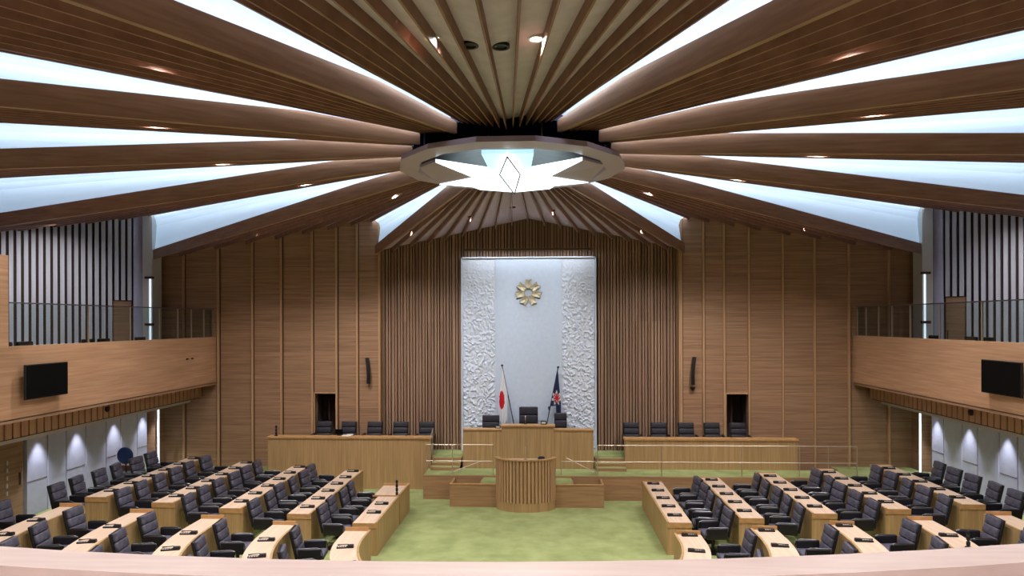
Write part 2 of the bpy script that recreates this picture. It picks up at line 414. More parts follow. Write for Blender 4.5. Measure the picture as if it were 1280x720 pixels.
# ------------------------------------------------------------------ front wall: slatted recess, white relief wall, panelled flanks
YW = 23.0
gab = lambda x: 3.30-.225*abs(x)
bm = B(); prism_pts = [(-5.2, YW+.06), (5.2, YW+.06), (5.2, YW+.3), (-5.2, YW+.3)]; prism(bm, prism_pts, FLOOR, 3.6)
wf = struct('wall_front', bm, 'slat_back')
bm = B(); x = -5.1; i = 0
while x < 5.1:
    wd = (.075, .05, .09, .06)[i % 4]; dp = (.05, .08, .04, .07)[(i*7) % 4]
    if abs(x+wd/2) > 2.2: box(bm, x, x+wd, YW-dp, YW+.07, -4.3, gab(x)+.25)
    else: box(bm, x, x+wd, YW-dp, YW+.07, 2.12, gab(x)+.25)
    x += wd+.032; i += 1
obj('slats', bm, 'slat', wf)
# relief wall
bm = B(); box(bm, -2.16, 2.16, YW-.10, YW+.05, -4.25, 2.06); rel = struct('wall_relief', bm, 'white_wall'); rel.name = 'wall_front'
bm = B()
box(bm, -2.19, -2.15, YW-.20, YW-.02, -4.25, 2.10); box(bm, 2.15, 2.19, YW-.20, YW-.02, -4.25, 2.10); box(bm, -2.19, 2.19, YW-.20, YW-.02, 2.06, 2.10)
obj('frame', bm, 'white_wall', rel)
bm = B(); box(bm, -1.07, 1.07, YW-.135, YW-.09, -4.25, 2.05); obj('plain_panel', bm, 'white_plain', rel)
for s in (-1, 1):
    bm = B(); nx, nz = 20, 116; xa = min(s*1.08, s*2.145); dx = 1.065/nx; dz = 6.28/nz; g = []
    for i in range(nx+1):
        row = []
        for k in range(nz+1):
            z0 = -4.24+k*dz; fade = 1 if z0 < .4 else max(.2, 1-(z0-.4)*.6); ed_ = i in (0, nx)
            jx = 0 if ed_ else random.uniform(-.38, .38)*dx; jz = random.uniform(-.38, .38)*dz if 0 < k < nz else 0
            row.append(bm.verts.new((xa+i*dx+jx, YW-.115-(0 if ed_ else random.choice((0, 0, .018, .045))*fade), z0+jz)))
        g.append(row)
    for i in range(nx):
        for k in range(nz):
            a, b, c, d = g[i][k], g[i+1][k], g[i+1][k+1], g[i][k+1]
            if random.random() < .5: bm.faces.new((a, b, c)); bm.faces.new((a, c, d))
            else: bm.faces.new((a, b, d)); bm.faces.new((b, c, d))
    obj('relief', bm, 'white_wall', rel)
a_ = bpy.data.lights.new('wall_washer_light', 'AREA'); a_.shape = 'RECTANGLE'; a_.size = 4.0; a_.size_y = .05; a_.energy = PANELW; a_.color = (.86, .93, 1)
washer = thing('linear_wall_washer', 'slim dark light bar above the white relief wall', 'wall light', (0, 22.45, 2.26))
box1('housing', (-2.05, 2.05, -.04, .04, .01, .06), 'slat_back', washer)
ao = bpy.data.objects.new('washer_light', a_); C.objects.link(ao); ao.parent = washer; ao.location = (0, 0, 0); ao.rotation_euler = (R(8), 0, 0)

# flanks
YF = 22.7
ribsL = [-11.34, -10.18, -9.04, -8.08, -7.05, -6.25, -5.57, -4.84]
ribsR = [4.87, 5.57, 6.22, 7.0, 8.05, 9.04, 10.1, 11.33]
for s, ribs, nm, dr in ((-1, ribsL, 'wall_front_left', (-6.97, -6.26)), (1, ribsR, 'wall_front_right', (6.29, 6.99))):
    bm = B(); e = sorted(ribs+[s*12.6])
    flz = lambda x: 3.24-(abs(x)-4.8)*.13+.35
    for i in range(len(e)-1):
        x0, x1 = e[i], e[i+1]; st = .02 if i % 2 else 0
        z1 = max(flz(x0), flz(x1))
        if x0 < sum(dr)/2 < x1 or (abs(x0-dr[0]) < .15):
            box(bm, x0, dr[0], YF-st, YF+.25, FLOOR, z1); box(bm, dr[1], x1, YF-st, YF+.25, FLOOR, z1); box(bm, dr[0], dr[1], YF-st, YF+.25, -2.33, z1)
        else: box(bm, x0, x1, YF-st, YF+.25, FLOOR, z1)
    wl = struct(nm, bm, 'wall_wood')
    bm = B()
    for x in ribs:
        box(bm, x-.03, x+.03, YF-.09, YF, FLOOR, flz(x))
    box(bm, min(s*4.80, s*4.86), max(s*4.80, s*4.86), YF-.06, YW+.05, FLOOR, 3.3)
    obj('ribs', bm, 'rib_wood', wl)
    bm = B()
    for x in ribs: box(bm, x+.03, x+.06, YF-.024, YF, FLOOR, flz(x))
    obj('grooves', bm, 'groove', wl)
    # dark doorway
    bm = B(); box(bm, dr[0]-.02, dr[1]+.02, YF+.9, YF+.95, FLOOR, -2.2); box(bm, dr[0]-.02, dr[0], YF+.24, YF+.9, FLOOR, -2.2); box(bm, dr[1], dr[1]+.02, YF+.24, YF+.9, FLOOR, -2.2); box(bm, dr[0], dr[1], YF+.24, YF+.9, -2.3, -2.2)
    d = struct('door_1' if s < 0 else 'door_2', bm, 'dark_gap')
    bm = B(); box(bm, dr[0]-.035, dr[0], YF-.05, YF+.02, -4.2, -2.30); box(bm, dr[1], dr[1]+.035, YF-.05, YF+.02, -4.2, -2.30); box(bm, dr[0]-.035, dr[1]+.035, YF-.05, YF+.02, -2.33, -2.29)
    obj('door_frame', bm, 'rib_wood', d)
    bm = B(); box(bm, dr[0]+.28, dr[0]+.32, YF+.5, YF+.54, -4.2, -2.3); obj('door_edge', bm, 'groove', d)

# ------------------------------------------------------------------ side walls, balconies
for s, sn in ((-1, 'left'), (1, 'right')):
    X = lambda v: s*v
    def bx(bm, a, b, *r, **k): return box(bm, min(s*a, s*b), max(s*a, s*b), *r, **k)
    # lower wall with pale panels
    bm = B(); bx(bm, 12.25, 12.5, -6, 22.9, FLOOR, -2.3); wl = struct('wall_'+sn, bm, 'wall_wood')
    if s < 0: ed = [16.62, 17.35, 18.05, 18.85, 19.75, 20.45, 21.3, 21.85]
    else: ed = [21.7, 21.05, 20.15, 19.45, 18.55, 17.85, 16.9, 16.2]
    for i in range(len(ed)-1):
        y0, y1 = sorted((ed[i], ed[i+1])); bm = B(); bx(bm, 12.12, 12.25, y0+.015, y1-.015, -4.74, -2.62, bev=.008, seg=1)
        for z in (-3.92,): pass
        obj('wall_panel', bm, 'white_panel', wl)
        if (i % 2 == 0):
            bm = B(); bx(bm, 12.115, 12.122, y0+.015, y1-.015, -3.905, -3.895); obj('panel_joint', bm, 'groove', wl)
    if s < 0:
        bm = B(); bx(bm, 12.15, 12.25, 15.4, 16.55, -4.74, -2.62, bev=.01); d = struct('door_3', bm, 'wall_wood')
        bm = B()
        for q in range(5): bx(bm, 12.13, 12.15, 16.0, 16.04, -3.35-q*.18, -3.25-q*.18)
        obj('door_lights', bm, 'key', d)
        bm = B(); bx(bm, 12.11, 12.16, 16.40, 16.44, -3.9, -3.6, bev=.01); obj('door_handle', bm, 'chrome', d)
    # end pier and slim lit gap
    bm = B(); bx(bm, 11.95, 12.3, 22.0, 22.12, -4.74, -2.5); bx(bm, 12.05, 12.3, 22.25, 22.7, -4.74, -2.5); obj('pier', bm, 'wall_wood', wl)
    bm = B(); bx(bm, 11.80, 11.85, 21.95 if s < 0 else 21.75, 21.99 if s < 0 else 21.79, -4.74, -2.62); obj('lit_gap', bm, 'bright_strip', wl)
    # balcony
    bm = B(); bx(bm, 10.25, 10.45, 8, YF, -1.97, -.50); bal = struct('wall_'+sn+'_balcony', bm, 'balcony_wood')
    bm = B(); bx(bm, 10.25, 10.48, 8, YF, -.50, -.475); obj('cap', bm, 'rib_wood', bal)
    bm = B(); bx(bm, 10.45, 15.9, 8, YF, -1.75, -1.55); obj('balcony_floor', bm, 'trim_white', bal)
    bm = B(); bx(bm, 10.25, 12.3, 8, YF, -2.03, -1.95); obj('soffit', bm, 'wall_wood', bal)
    bm = B(); y = 9
    while y < 22.4:
        bx(bm, 10.72, 10.80, y, y+.19, -2.44, -2.03); y += .235
    obj('battens', bm, 'rib_wood', bal)
    bm = B(); bx(bm, 10.78, 10.86, 8, YF, -2.44, -2.03); obj('batten_backing', bm, 'groove', bal)
    bm = B(); bx(bm, 10.84, 12.28, 8, 22.1, -2.56, -2.44); obj('lower_soffit', bm, 'trim_white', bal)
    bm = B(); bx(bm, 10.70, 10.86, 8, 22.4, -2.455, -2.44); obj('shadow_gap', bm, 'groove', bal)
    # wall washers above the pale panels
    lit = [i for i in range(len(ed)-1) if i % 2 == 0]
    for q, i in enumerate(lit):
        y = (ed[i]+ed[i+1])/2
        t = thing('wall_washer', 'recessed downlight washing the %s pale panel on the %s wall' % (['first', 'second', 'third', 'fourth'][q if s < 0 else 3-q] + ' lit', sn), 'ceiling light', (s*11.93, y, -2.57), 0, 'wall washers under the balconies')
        bm = B(); lathe(bm, [(.06, .006), (.06, -.008), (.045, -.008), (.04, .0)], 16); obj('trim_ring', bm, 'key', t)
        lamp_light('SPOT', 'lamp_light', (0, 0, -.02), WASH, t, col=(.86, .93, 1), angle=75, rot=(0, s*R(12), 0), size=.03)
    # grey slatted upper wall running askew behind the balcony seats
    A_ = Vector((s*12.45, 22.35, 0)); Bv = Vector((s*17.6, 18.2, 0)); d = (Bv-A_).normalized(); nn = Vector((-d.y, d.x, 0))
    if nn.y > 0: nn = -nn
    Lw = (Bv-A_).length
    def wp(t, off, z): v = A_+d*t-nn*off; return (v.x, v.y, z)
    bm = B(); hexa(bm, [wp(-.3, 0, -1.6), wp(Lw, 0, -1.6), wp(Lw, .2, -1.6), wp(-.3, .2, -1.6), wp(-.3, 0, 3.9), wp(Lw, 0, 3.9), wp(Lw, .2, 3.9), wp(-.3, .2, 3.9)])
    uw = struct('wall_'+sn+'_upper', bm, 'dark_gap')
    bm = B(); t = .42; k = 0
    while t < Lw:
        z0 = .72 if k < 3 else -1.55
        w_ = .105
        hexa(bm, [wp(t, 0, z0), wp(t+w_, 0, z0), wp(t+w_, -.11, z0), wp(t, -.11, z0), wp(t, 0, 3.85), wp(t+w_, 0, 3.85), wp(t+w_, -.11, 3.85), wp(t, -.11, 3.85)])
        t += .182; k += 1
    obj('slats', bm, 'lilac', uw)
    bm = B(); hexa(bm, [wp(.42, 0, -1.55), wp(.95, 0, -1.55), wp(.95, -.04, -1.55), wp(.42, -.04, -1.55), wp(.42, 0, .72), wp(.95, 0, .72), wp(.95, -.04, .72), wp(.42, -.04, .72)])
    dd = struct('door_4' if s < 0 else 'door_5', bm, 'wall_wood')
    bm = B(); hexa(bm, [wp(.42, -.03, .70), wp(.97, -.03, .70), wp(.97, -.06, .70), wp(.42, -.06, .70), wp(.42, -.03, .74), wp(.97, -.03, .74), wp(.97, -.06, .74), wp(.42, -.06, .74)])
    obj('door_head', bm, 'groove', dd)
    bm = B(); v0 = wp(.47, -.07, -.6); tube(bm, [wp(.47, -.07, -.9), wp(.47, -.07, -.3)], .015, 6); obj('door_handle', bm, 'black', dd)
    # pale column at the corner
    bm = B(); hexa(bm, [wp(.12, 0, -1.55), wp(.36, 0, -1.55), wp(.36, -.16, -1.55), wp(.12, -.16, -1.55), wp(.12, 0, 3.8), wp(.36, 0, 3.8), wp(.36, -.16, 3.8), wp(.12, -.16, 3.8)])
    co = struct('trim_1' if s < 0 else 'trim_2', bm, 'white_panel')
    bm = B(); bx(bm, 12.0, 12.32, 21.95, 22.5, -1.55, 3.8); co2 = struct('trim_3' if s < 0 else 'trim_4', bm, 'trim_white')
    bm = B(); bx(bm, 12.04, 12.08, 21.91, 21.95, -1.55, 1.4); obj('lit_gap', bm, 'bright_strip', co2)
    bm = B(); bx(bm, 11.94, 12.2, 21.85, 21.95, 1.40, 1.47); bx(bm, 11.94, 12.2, 21.85, 21.95, -.1, -.02); obj('bracket', bm, 'groove', co2)
    # outer shell of the hall
    bm = B(); bx(bm, 17.6, 17.9, -7, 18.4, -2, 4.2); struct('wall_'+sn+'_outer', bm, 'wall_wood')
    # glass balustrade on the balcony
    gt = thing('glass_balustrade', 'glass balustrade with slim posts on the %s balcony' % sn, 'balustrade', (s*10.35, 0, -.475))
    ys = [9.0, 11.2, 12.9, 14.6, 16.3, 18.0, 19.4, 20.4, 21.2, 22.0, 22.6]
    for a, b in zip(ys, ys[1:]):
        bm = B(); box(bm, -.006, .006, a+.02, b-.02, .02, .88); obj('glass_pane', bm, 'glass', gt)
    for y in ys[4:] if s < 0 else ys[3:]:
        bm = B(); box(bm, -.02, .02, y-.012, y+.012, 0, .9); obj('post', bm, 'steel', gt)
    bm = B(); box(bm, -.02, .02, 9, 22.65, .88, .905, bev=.006); obj('top_rail', bm, 'chrome', gt)
    # dark gallery seats seen through the glass
    for q, y in enumerate((14.6, 15.25, 15.9, 18.2, 18.85, 20.6)):
        gs_ = thing('gallery_seat', 'dark gallery seat top behind the %s balcony glass, %s from the near end' % (sn, ['first', 'second', 'third', 'fourth', 'fifth', 'sixth'][q]), 'seat', (s*11.35, y, -1.55), R(90) if s > 0 else R(-90), 'gallery seats on the balconies')
        box1('backrest', (-.24, .24, -.30, -.22, .42, 1.12), 'leather_black', gs_, .03)
        box1('seat', (-.24, .24, -.22, .2, .38, .46), 'leather_black', gs_, .03)
        box1('pedestal', (-.05, .05, -.1, 0, 0, .38), 'black', gs_)

bm = B(); box(bm, -18, 18, -6.9, -6.6, -5.2, 4.2); struct('wall_back', bm, 'wall_wood')
# public gallery the viewer stands on
def par(R_, n=48, xm=8.6):
    return [(x, HY-math.sqrt(R_*R_-x*x)) for x in [-xm+2*xm*k/n for k in range(n+1)]]
def arcband(bm, ra, rb, z0, z1, xm=8.6):
    prism_ = par(ra, xm=xm)+par(rb, xm=xm)[::-1]
    a, b = par(ra, xm=xm), par(rb, xm=xm)
    for i in range(len(a)-1):
        hexa(bm, [(*a[i], z0), (*a[i+1], z0), (*b[i+1], z0), (*b[i], z0), (*a[i], z1), (*a[i+1], z1), (*b[i+1], z1), (*b[i], z1)])
bm = B(); arcband(bm, 9.0, 9.16, -.80, -.755); cap = struct('wall_gallery_cap', bm, 'parapet'); cap.name = 'trim_5'
bm = B(); arcband(bm, 9.02, 9.12, -1.9, -.80); struct('wall_gallery', bm, 'balcony_wood')
bm = B(); box(bm, -17.5, 17.5, -6.6, .75, -1.9, -1.6); struct('floor', bm, 'parapet')  # unseen gallery floor, made pale to bounce light up to the ceiling
bm = B(); box(bm, -2.6, 2.6, .75, 1.95, -1.9, -1.6); struct('floor', bm, 'parapet')
# tall side pier of the public gallery on the left balcony
bm = B(); box(bm, -10.6, -10.0, 12.3, 13.36, -.475, 1.33); pr = struct('wall_left_pier', bm, 'balcony_wood')
bm = B(); box(bm, -10.55, -10.05, 12.28, 12.3, -.475, 1.0); obj('inset', bm, 'wall_wood', pr)

# ------------------------------------------------------------------ dais
def carpetbox(name, a, side_m='wall_wood', top='carpet'):
    bm = B(); box(bm, *a); o = struct(name, bm, side_m)
    bm = B(); box(bm, a[0]+.02, a[1]-.02, a[2]+.05, a[3]-.0, a[5]-.01, a[5]+.006); obj('carpet', bm, top, o); return o
M['dais_wood'] = noisy('dais_riser_oak', srgb(150, 114, 82), srgb(176, 138, 102), (.5, .5, 9), 2.2, 6, .5)
carpetbox('floor_dais', (-3.05, 9.5, 20.5, 21.5, FLOOR, -4.5), 'dais_wood').name = 'floor'
carpetbox('floor_dais', (-8.2, 8.1, 21.9, 23.05, FLOOR, -4.2), 'dais_wood').name = 'floor'
for s in (-1, 1):
    for k in range(3):
        x0, x1 = sorted((s*2.06, s*2.95)); y0 = 21.15+.25*k
        bm = B(); box(bm, x0, x1, y0, 21.92, FLOOR, -4.4+.1*k-.008); st = struct('floor', bm, 'dais_wood')
        bm = B(); box(bm, x0, x1, y0+.06, 21.92, -4.4+.1*k-.01, -4.4+.1*k); obj('carpet', bm, 'carpet', st)
# front walls either side of the podium, with a stair pit behind each
for s in (-1, 1):
    x0, x1 = sorted((s*.80, s*2.16))
    bm = B(); box(bm, x0, x1, 19.68, 19.74, FLOOR, -4.57)
    bx_ = lambda a, b, *r: box(bm, min(s*a, s*b), max(s*a, s*b), *r)
    bx_(2.10, 2.16, 19.74, 20.5, FLOOR, -4.57); bx_(1.28, 1.32, 19.74, 20.4, FLOOR, -4.57)
    fw = struct('trim_6' if s < 0 else 'trim_7', bm, 'dais_wood')
    bm = B(); box(bm, x0, x1+0, 19.665, 19.75, -4.575, -4.55); obj('cap', bm, 'desk_edge', fw)
bm = B(); box(bm, -1.28, 1.28, 19.74, 20.5, FLOOR, -4.56); st = struct('floor', bm, 'dais_wood')
bm = B(); box(bm, -1.28, 1.28, 19.74, 20.56, -4.56, -4.55); obj('carpet', bm, 'carpet', st)
for s in (-1, 1):
    x0, x1 = sorted((s*1.32, s*2.10)); bm = B(); box(bm, x0, x1, 19.74, 20.5, FLOOR, -4.85); struct('floor', bm, 'carpet')

# podium
pod = thing('podium', 'semi-round slatted oak speaker podium in the middle of the dais front', 'podium', (-.02, 19.66, FLOOR))
def ell(a, b, t): return (a*math.cos(t), -b*math.sin(t))
bm = B(); pts = [ell(.79, .49, math.pi*k/24) for k in range(25)]; prism(bm, pts, .02, 1.36); obj('core', bm, 'desk_front', pod)
bm = B(); pts = [ell(.82, .53, math.pi*k/28) for k in range(29)]; prism(bm, pts, 0, .24); obj('plinth', bm, 'desk_front', pod)
bm = B(); N_ = 25
for k in range(N_):
    t = math.pi*(k+.5)/N_; x, y = ell(.815, .515, t); ang = math.atan2(-math.sin(t)/.5, math.cos(t)/.8)
    box(bm, -.022, .022, -.03, .03, .24, 1.40, mtx=Matrix.Translation((x, y, 0)) @ Matrix.Rotation(ang, 4, 'Z'))
obj('slats', bm, 'rib_wood', pod)
bm = B(); a = [ell(.87, .57, math.pi*k/28) for k in range(29)]; b = [ell(.74, .44, math.pi*k/28) for k in range(29)]
for i in range(28): hexa(bm, [(*a[i], 1.40), (*a[i+1], 1.40), (*b[i+1], 1.40), (*b[i], 1.40), (*a[i], 1.43), (*a[i+1], 1.43), (*b[i+1], 1.43), (*b[i], 1.43)])
obj('rim', bm, 'desk_edge', pod)
bm = B(); prism(bm, [ell(.76, .46, math.pi*k/24) for k in range(25)], 1.34, 1.375); obj('desktop', bm, 'desk_top', pod)
def gooseneck(name, label, loc, h=.35, m='black', lean=.1, rz=0, group=None, cat='microphone'):
    t = thing(name, label, cat, loc, rz, group)
    bm = B(); lathe(bm, [(.05, 0), (.05, .015), (.02, .025)], 14); obj('base', bm, 'black', t)
    bm = B(); tube(bm, [(0, 0, .02), (0, 0, h*.6), (0, lean*.4, h*.85), (0, lean, h)], .006, 6); obj('gooseneck', bm, m, t)
    bm = B(); tube(bm, [(0, lean, h), (0, lean+.05, h+.02)], [.012, .014], 8); obj('capsule', bm, m, t)
    return t
gooseneck('podium_microphone', 'slim silver gooseneck microphone on the slatted podium', (-.02, 19.45, FLOOR+1.375), .32, 'steel', .08)
t = thing('document_box', 'small black rounded box on the right side of the podium top', 'box', (.42, 19.5, FLOOR+1.375))
box1('body', (-.10, .10, -.07, .07, 0, .07), 'black', t, .025); box1('lid', (-.07, .07, -.05, .05, .065, .09), 'leather_black', t, .01)

# central desk
cd = thing('presiding_desk', 'tall three-part oak desk behind the podium', 'desk', (0, 21.5, -4.5))
bm = B(); box(bm, -.80, .80, 0, .10, 0, 1.28); obj('centre_panel', bm, 'desk_front', cd)
bm = B(); box(bm, -.83, .83, -.03, .34, 1.28, 1.33, bev=.008); obj('centre_top', bm, 'desk_edge', cd)
for s in (-1, 1):
    x0, x1 = sorted((s*.80, s*2.0))
    bm = B(); box(bm, x0, x1, .03, .12, 0, 1.16); obj('wing_panel', bm, 'desk_front', cd)
    bm = B(); box(bm, x0, x1, .01, .34, 1.16, 1.20, bev=.006); obj('wing_top', bm, 'desk_edge', cd)
    x0, x1 = sorted((s*1.96, s*2.0)); bm = B(); box(bm, x0, x1, .12, .33, .3, 1.16); obj('end_panel', bm, 'desk_front', cd)
# side counters
def counter(label, x0, x1, y, zb, zt, cut):
    t = thing('counter', label, 'counter', ((x0+x1)/2, y, zb)); h = zt-zb; w2 = (x1-x0)/2
    bm = B(); box(bm, -w2, w2, 0, .08, 0, h-.06); obj('front_panel', bm, 'desk_front', t)
    bm = B(); box(bm, -w2-.03, w2+.03, -.03, .34, h-.06, h, bev=.008); obj('worktop', bm, 'desk_edge', t)
    for xx in (-w2, w2-.06):
        bm = B(); box(bm, xx, xx+.06, .08, .32, 0.0, h-.06); obj('end_panel', bm, 'desk_front', t)
    return t
counter('long oak counter left of the dais, standing on the green floor', -8.16, -3.02, 21.7, FLOOR, -3.58, -1)
counter('long oak counter right of the dais, standing on the raised platform behind the rail', 2.95, 8.10, 21.5, -4.5, -3.56, 1)

# handrails
def rail(label, paths, posts, group='slim metal handrails on the dais'):
    t = thing('handrail', label, 'handrail', (posts[0][0], posts[0][1], posts[0][2]), 0, group); o = Vector(posts[0][:3])
    for p in paths:
        bm = B(); tube(bm, [Vector(q)-o for q in p], .016, 6); obj('rail', bm, 'steel', t)
    for (x, y, z0, z1) in posts:
        bm = B(); tube(bm, [Vector((x, y, z0))-o, Vector((x, y, z1))-o], .014, 6); obj('post', bm, 'steel', t)
zP = -4.494
rail('long slim rail along the right platform edge in front of the right counter',
     [[(2.05, 20.62, -3.62), (9.46, 20.62, -3.62)], [(2.05, 20.62, -4.1), (9.46, 20.62, -4.1)]],
     [(x, 20.62, zP, -3.62) for x in (2.05, 3.9, 6.2, 7.84, 8.65, 9.46)])
rail('short rail with two bars left of the podium in front of the tall desk',
     [[(-2.98, 20.62, -3.62), (-1.0, 20.62, -3.62)], [(-2.98, 20.62, -4.1), (-1.0, 20.62, -4.1)], [(-2.2, 20.62, -4.42), (-1.35, 20.62, -4.1)]],
     [(-2.98, 20.62, zP, -3.62), (-2.2, 20.62, zP, -3.62), (-1.0, 20.62, zP, -3.62)])
rail('slanting handrail at the left dais steps beside the left counter',
     [[(-2.93, 21.05, -3.5), (-2.93, 21.6, -3.3)], [(-2.93, 21.05, -3.95), (-2.93, 21.6, -3.75)]], [(-2.93, 21.1, zP+.0, -3.48), (-2.93, 21.55, -4.4, -3.32)])
rail('short slanting rail right of the podium', [[(1.0, 20.64, -4.1), (1.98, 20.64, -4.1)], [(1.15, 20.64, -4.0), (1.95, 20.64, -4.4)]], [(1.98, 20.64, zP, -4.08), (1.0, 20.64, zP, -4.1)])

# ------------------------------------------------------------------ emblem
em = thing('wall_emblem', 'gold emblem of seven notched petals high on the white wall', 'emblem', (0, YW-.135, .95))
for k in range(7):
    a = 2*math.pi*k/7; mt = Matrix.Rotation(a, 4, 'Y')
    bm = B(); pl = [(-.04, .11), (-.098, .20), (-.098, .43), (0, .385), (.098, .43), (.098, .20), (.04, .11), (0, .15)]
    f_ = [bm.verts.new((x, -.09, z)) for x, z in pl]; bk = [bm.verts.new((x, 0, z)) for x, z in pl]
    ce = bm.verts.new((0, -.055, .26)); n_ = len(pl)
    for i in range(n_):
        bm.faces.new((f_[i], f_[(i+1) % n_], ce)).material_index = 0
        bm.faces.new((f_[i], f_[(i+1) % n_], bk[(i+1) % n_], bk[i])).material_index = 1
    bm.faces.new(bk[::-1])
    bmesh.ops.transform(bm, matrix=mt, verts=bm.verts); obj('petal', bm, ['gold', 'gold_edge'], em)

# ------------------------------------------------------------------ flags
def flag(label, foot, top, mats, pattern, side):
    t = thing('flag', label, 'flag', foot); f0 = Vector(foot); T = Vector(top)-f0
    bm = B(); tube(bm, [(0, 0, 0), T], .016, 8, 0); obj('pole', bm, 'black', t)
    bm = B(); lathe(bm, [(.01, -.02), (.04, .0), (.04, .03), (.01, .05)], 12); bmesh.ops.translate(bm, vec=T, verts=bm.verts); obj('finial', bm, 'black', t)
    bm = B(); lathe(bm, [(.11, 0), (.11, .03), (.05, .05), (.03, .12)], 16); obj('stand', bm, 'black', t)
    # cloth hanging in folds from the slanting pole
    bm = B(); nu, nv = 24, 40; g = []
    for i in range(nu+1):
        u = i/nu; row = []
        for j in range(nv+1):
            v = j/nv
            if pattern == 'sun':
                hg = T*(1-.02-.30*u); zb = .92+.05*math.sin(u*9); xb = T.x-.12+.30*u
            else:
                hg = T*(1-.02-.50*u); zb = (.90 if u < .34 else 1.52-.05*u); xb = hg.x+.10*(1-u)-.03*u
            x = hg.x+(xb-hg.x)*min(1, v*1.6)+.012*math.sin(u*30)*v
            y = -.05-.045*math.sin(u*21)*(.3+.7*v)
            row.append(bm.verts.new((x, y, hg.z+(zb-hg.z)*v)))
        g.append(row)
    return t, bm, g, nu, nv
# white flag with red disc, pole leaning left
fo = (-.30, 22.66, -4.2+.001); tp = (-.85, 22.66, -1.43)
t, bm, g, nu, nv = flag('white flag with a red disc on a slanting pole, left of the central chair', fo, tp, None, 'sun', -1)
for i in range(nu):
    for j in range(nv):
        f = bm.faces.new((g[i][j], g[i+1][j], g[i+1][j+1], g[i][j+1])); c = f.calc_center_median()
        f.material_index = 1 if ((c.x+.56)/.085)**2+((c.z-1.67)/.30)**2 < 1 else 0
obj('cloth', bm, ['cloth_white', 'cloth_red'], t, True)
fo = (.40, 22.66, -4.199); tp = (.95, 22.66, -1.49)
t, bm, g, nu, nv = flag('navy flag with red and white star on slanting pole right of central chair', fo, tp, None, 'navy', 1)
for i in range(nu):
    for j in range(nv):
        f = bm.faces.new((g[i][j], g[i+1][j], g[i+1][j+1], g[i][j+1])); c = f.calc_center_median()
        an = math.atan2(c.x-.50, (c.z-1.74)*.7); rr = math.hypot((c.x-.50), (c.z-1.74)*.7)
        st_ = .10+.04*math.cos(7*an)
        f.material_index = 1 if rr < st_*.85 else 2 if rr < st_*1.05+.02 else 0
obj('cloth', bm, ['cloth_navy', 'cloth_red', 'cloth_white'], t, True)

# ------------------------------------------------------------------ armchair
def make_chair(loc, rz, label, group, lm='leather'):
    t = thing('armchair', label, 'chair', loc, rz, group)
    bm = B(); box(bm, -.25, .25, -.22, .27, .37, .47, bev=.035); obj('seat', bm, lm, t, True)
    tilt = Matrix.Translation((0, -.24, .42)) @ Matrix.Rotation(R(13), 4, 'X')
    bm = B()
    for k in range(3): box(bm, -.235, .235, -.02, .05, .02+k*.185, .20+k*.185, bev=.028, mtx=tilt)
    obj('backrest', bm, lm, t, True)
    bm = B(); box(bm, -.25, .25, -.07, -.015, -.02, .575, bev=.02, mtx=tilt); obj('back_shell', bm, 'leather_black', t, True)
    for s in (-1, 1):
        bm = B(); x0, x1 = sorted((s*.255, s*.315)); box(bm, x0, x1, -.24, .22, .36, .62, bev=.028); obj('armrest', bm, 'leather_black', t, True)
        ch = t.children[-1] if t.children else None
        bm = B(); x = s*.285
        tube(bm, [(x, -.2, .622), (x, .15, .63), (x, .225, .60), (x, .245, .5), (x, .235, .4)], .012, 6); obj('arm_trim', bm, 'chrome', t)
    bm = B(); tube(bm, [(0, 0, .02), (0, 0, .38)], .035, 12); obj('pedestal', bm, 'black', t)
    bm = B(); lathe(bm, [(.24, 0), (.24, .015), (.05, .035)], 24); obj('base', bm, 'black', t)
    return t
proto = [None, None]
def chair(x, y, z, rz, label, group):
    if proto[0] is None: proto[0] = make_chair((x, y, z), rz, label, group); return proto[0]
    return dup(proto[0], (x, y, z), rz, label, group)
def dais_chair(x, y, z, rz, label, group):
    if proto[1] is None: proto[1] = make_chair((x, y, z), rz, label, group, 'leather_dark'); return proto[1]
    return dup(proto[1], (x, y, z), rz, label, group)
ORD = ['first', 'second', 'third', 'fourth', 'fifth', 'sixth']
ROW = ['innermost', 'second', 'middle', 'fourth', 'outermost']
YN, YFAR = 15.78, {1: [19.78, 19.85, 19.95, 19.95, 20.0], -1: [17.9, 20.42, 20.42, 20.42, 20.42]}
NEAR_N = {-1: [2, 3, 3, 3, 2], 1: [2, 2, 2, 2, 1]}

# microphone console
def make_console(loc, rz, label, group):
    t = thing('microphone_console', label, 'microphone', loc, rz, group)
    bm = B(); box(bm, -.165, .165, -.05, .05, 0, .03, bev=.008)
    box(bm, .045, .165, -.045, .045, .025, .06, bev=.012); obj('base', bm, 'black', t)
    bm = B()
    for k in range(4): box(bm, -.14+k*.044, -.112+k*.044, -.04, -.002, .0295, .034)
    obj('keys', bm, 'key', t)
    bm = B(); tube(bm, [(.10, .025, .05), (.03, .025, .062), (-.06, .025, .06), (-.15, .025, .055)], [.010, .008, .008, .014], 6); obj('gooseneck', bm, 'black', t)
    return t
cproto = [None]
def console(x, y, z, rz, label, group):
    if cproto[0] is None: cproto[0] = make_console((x, y, z), rz, label, group); return
    dup(cproto[0], (x, y, z), rz, label, group)

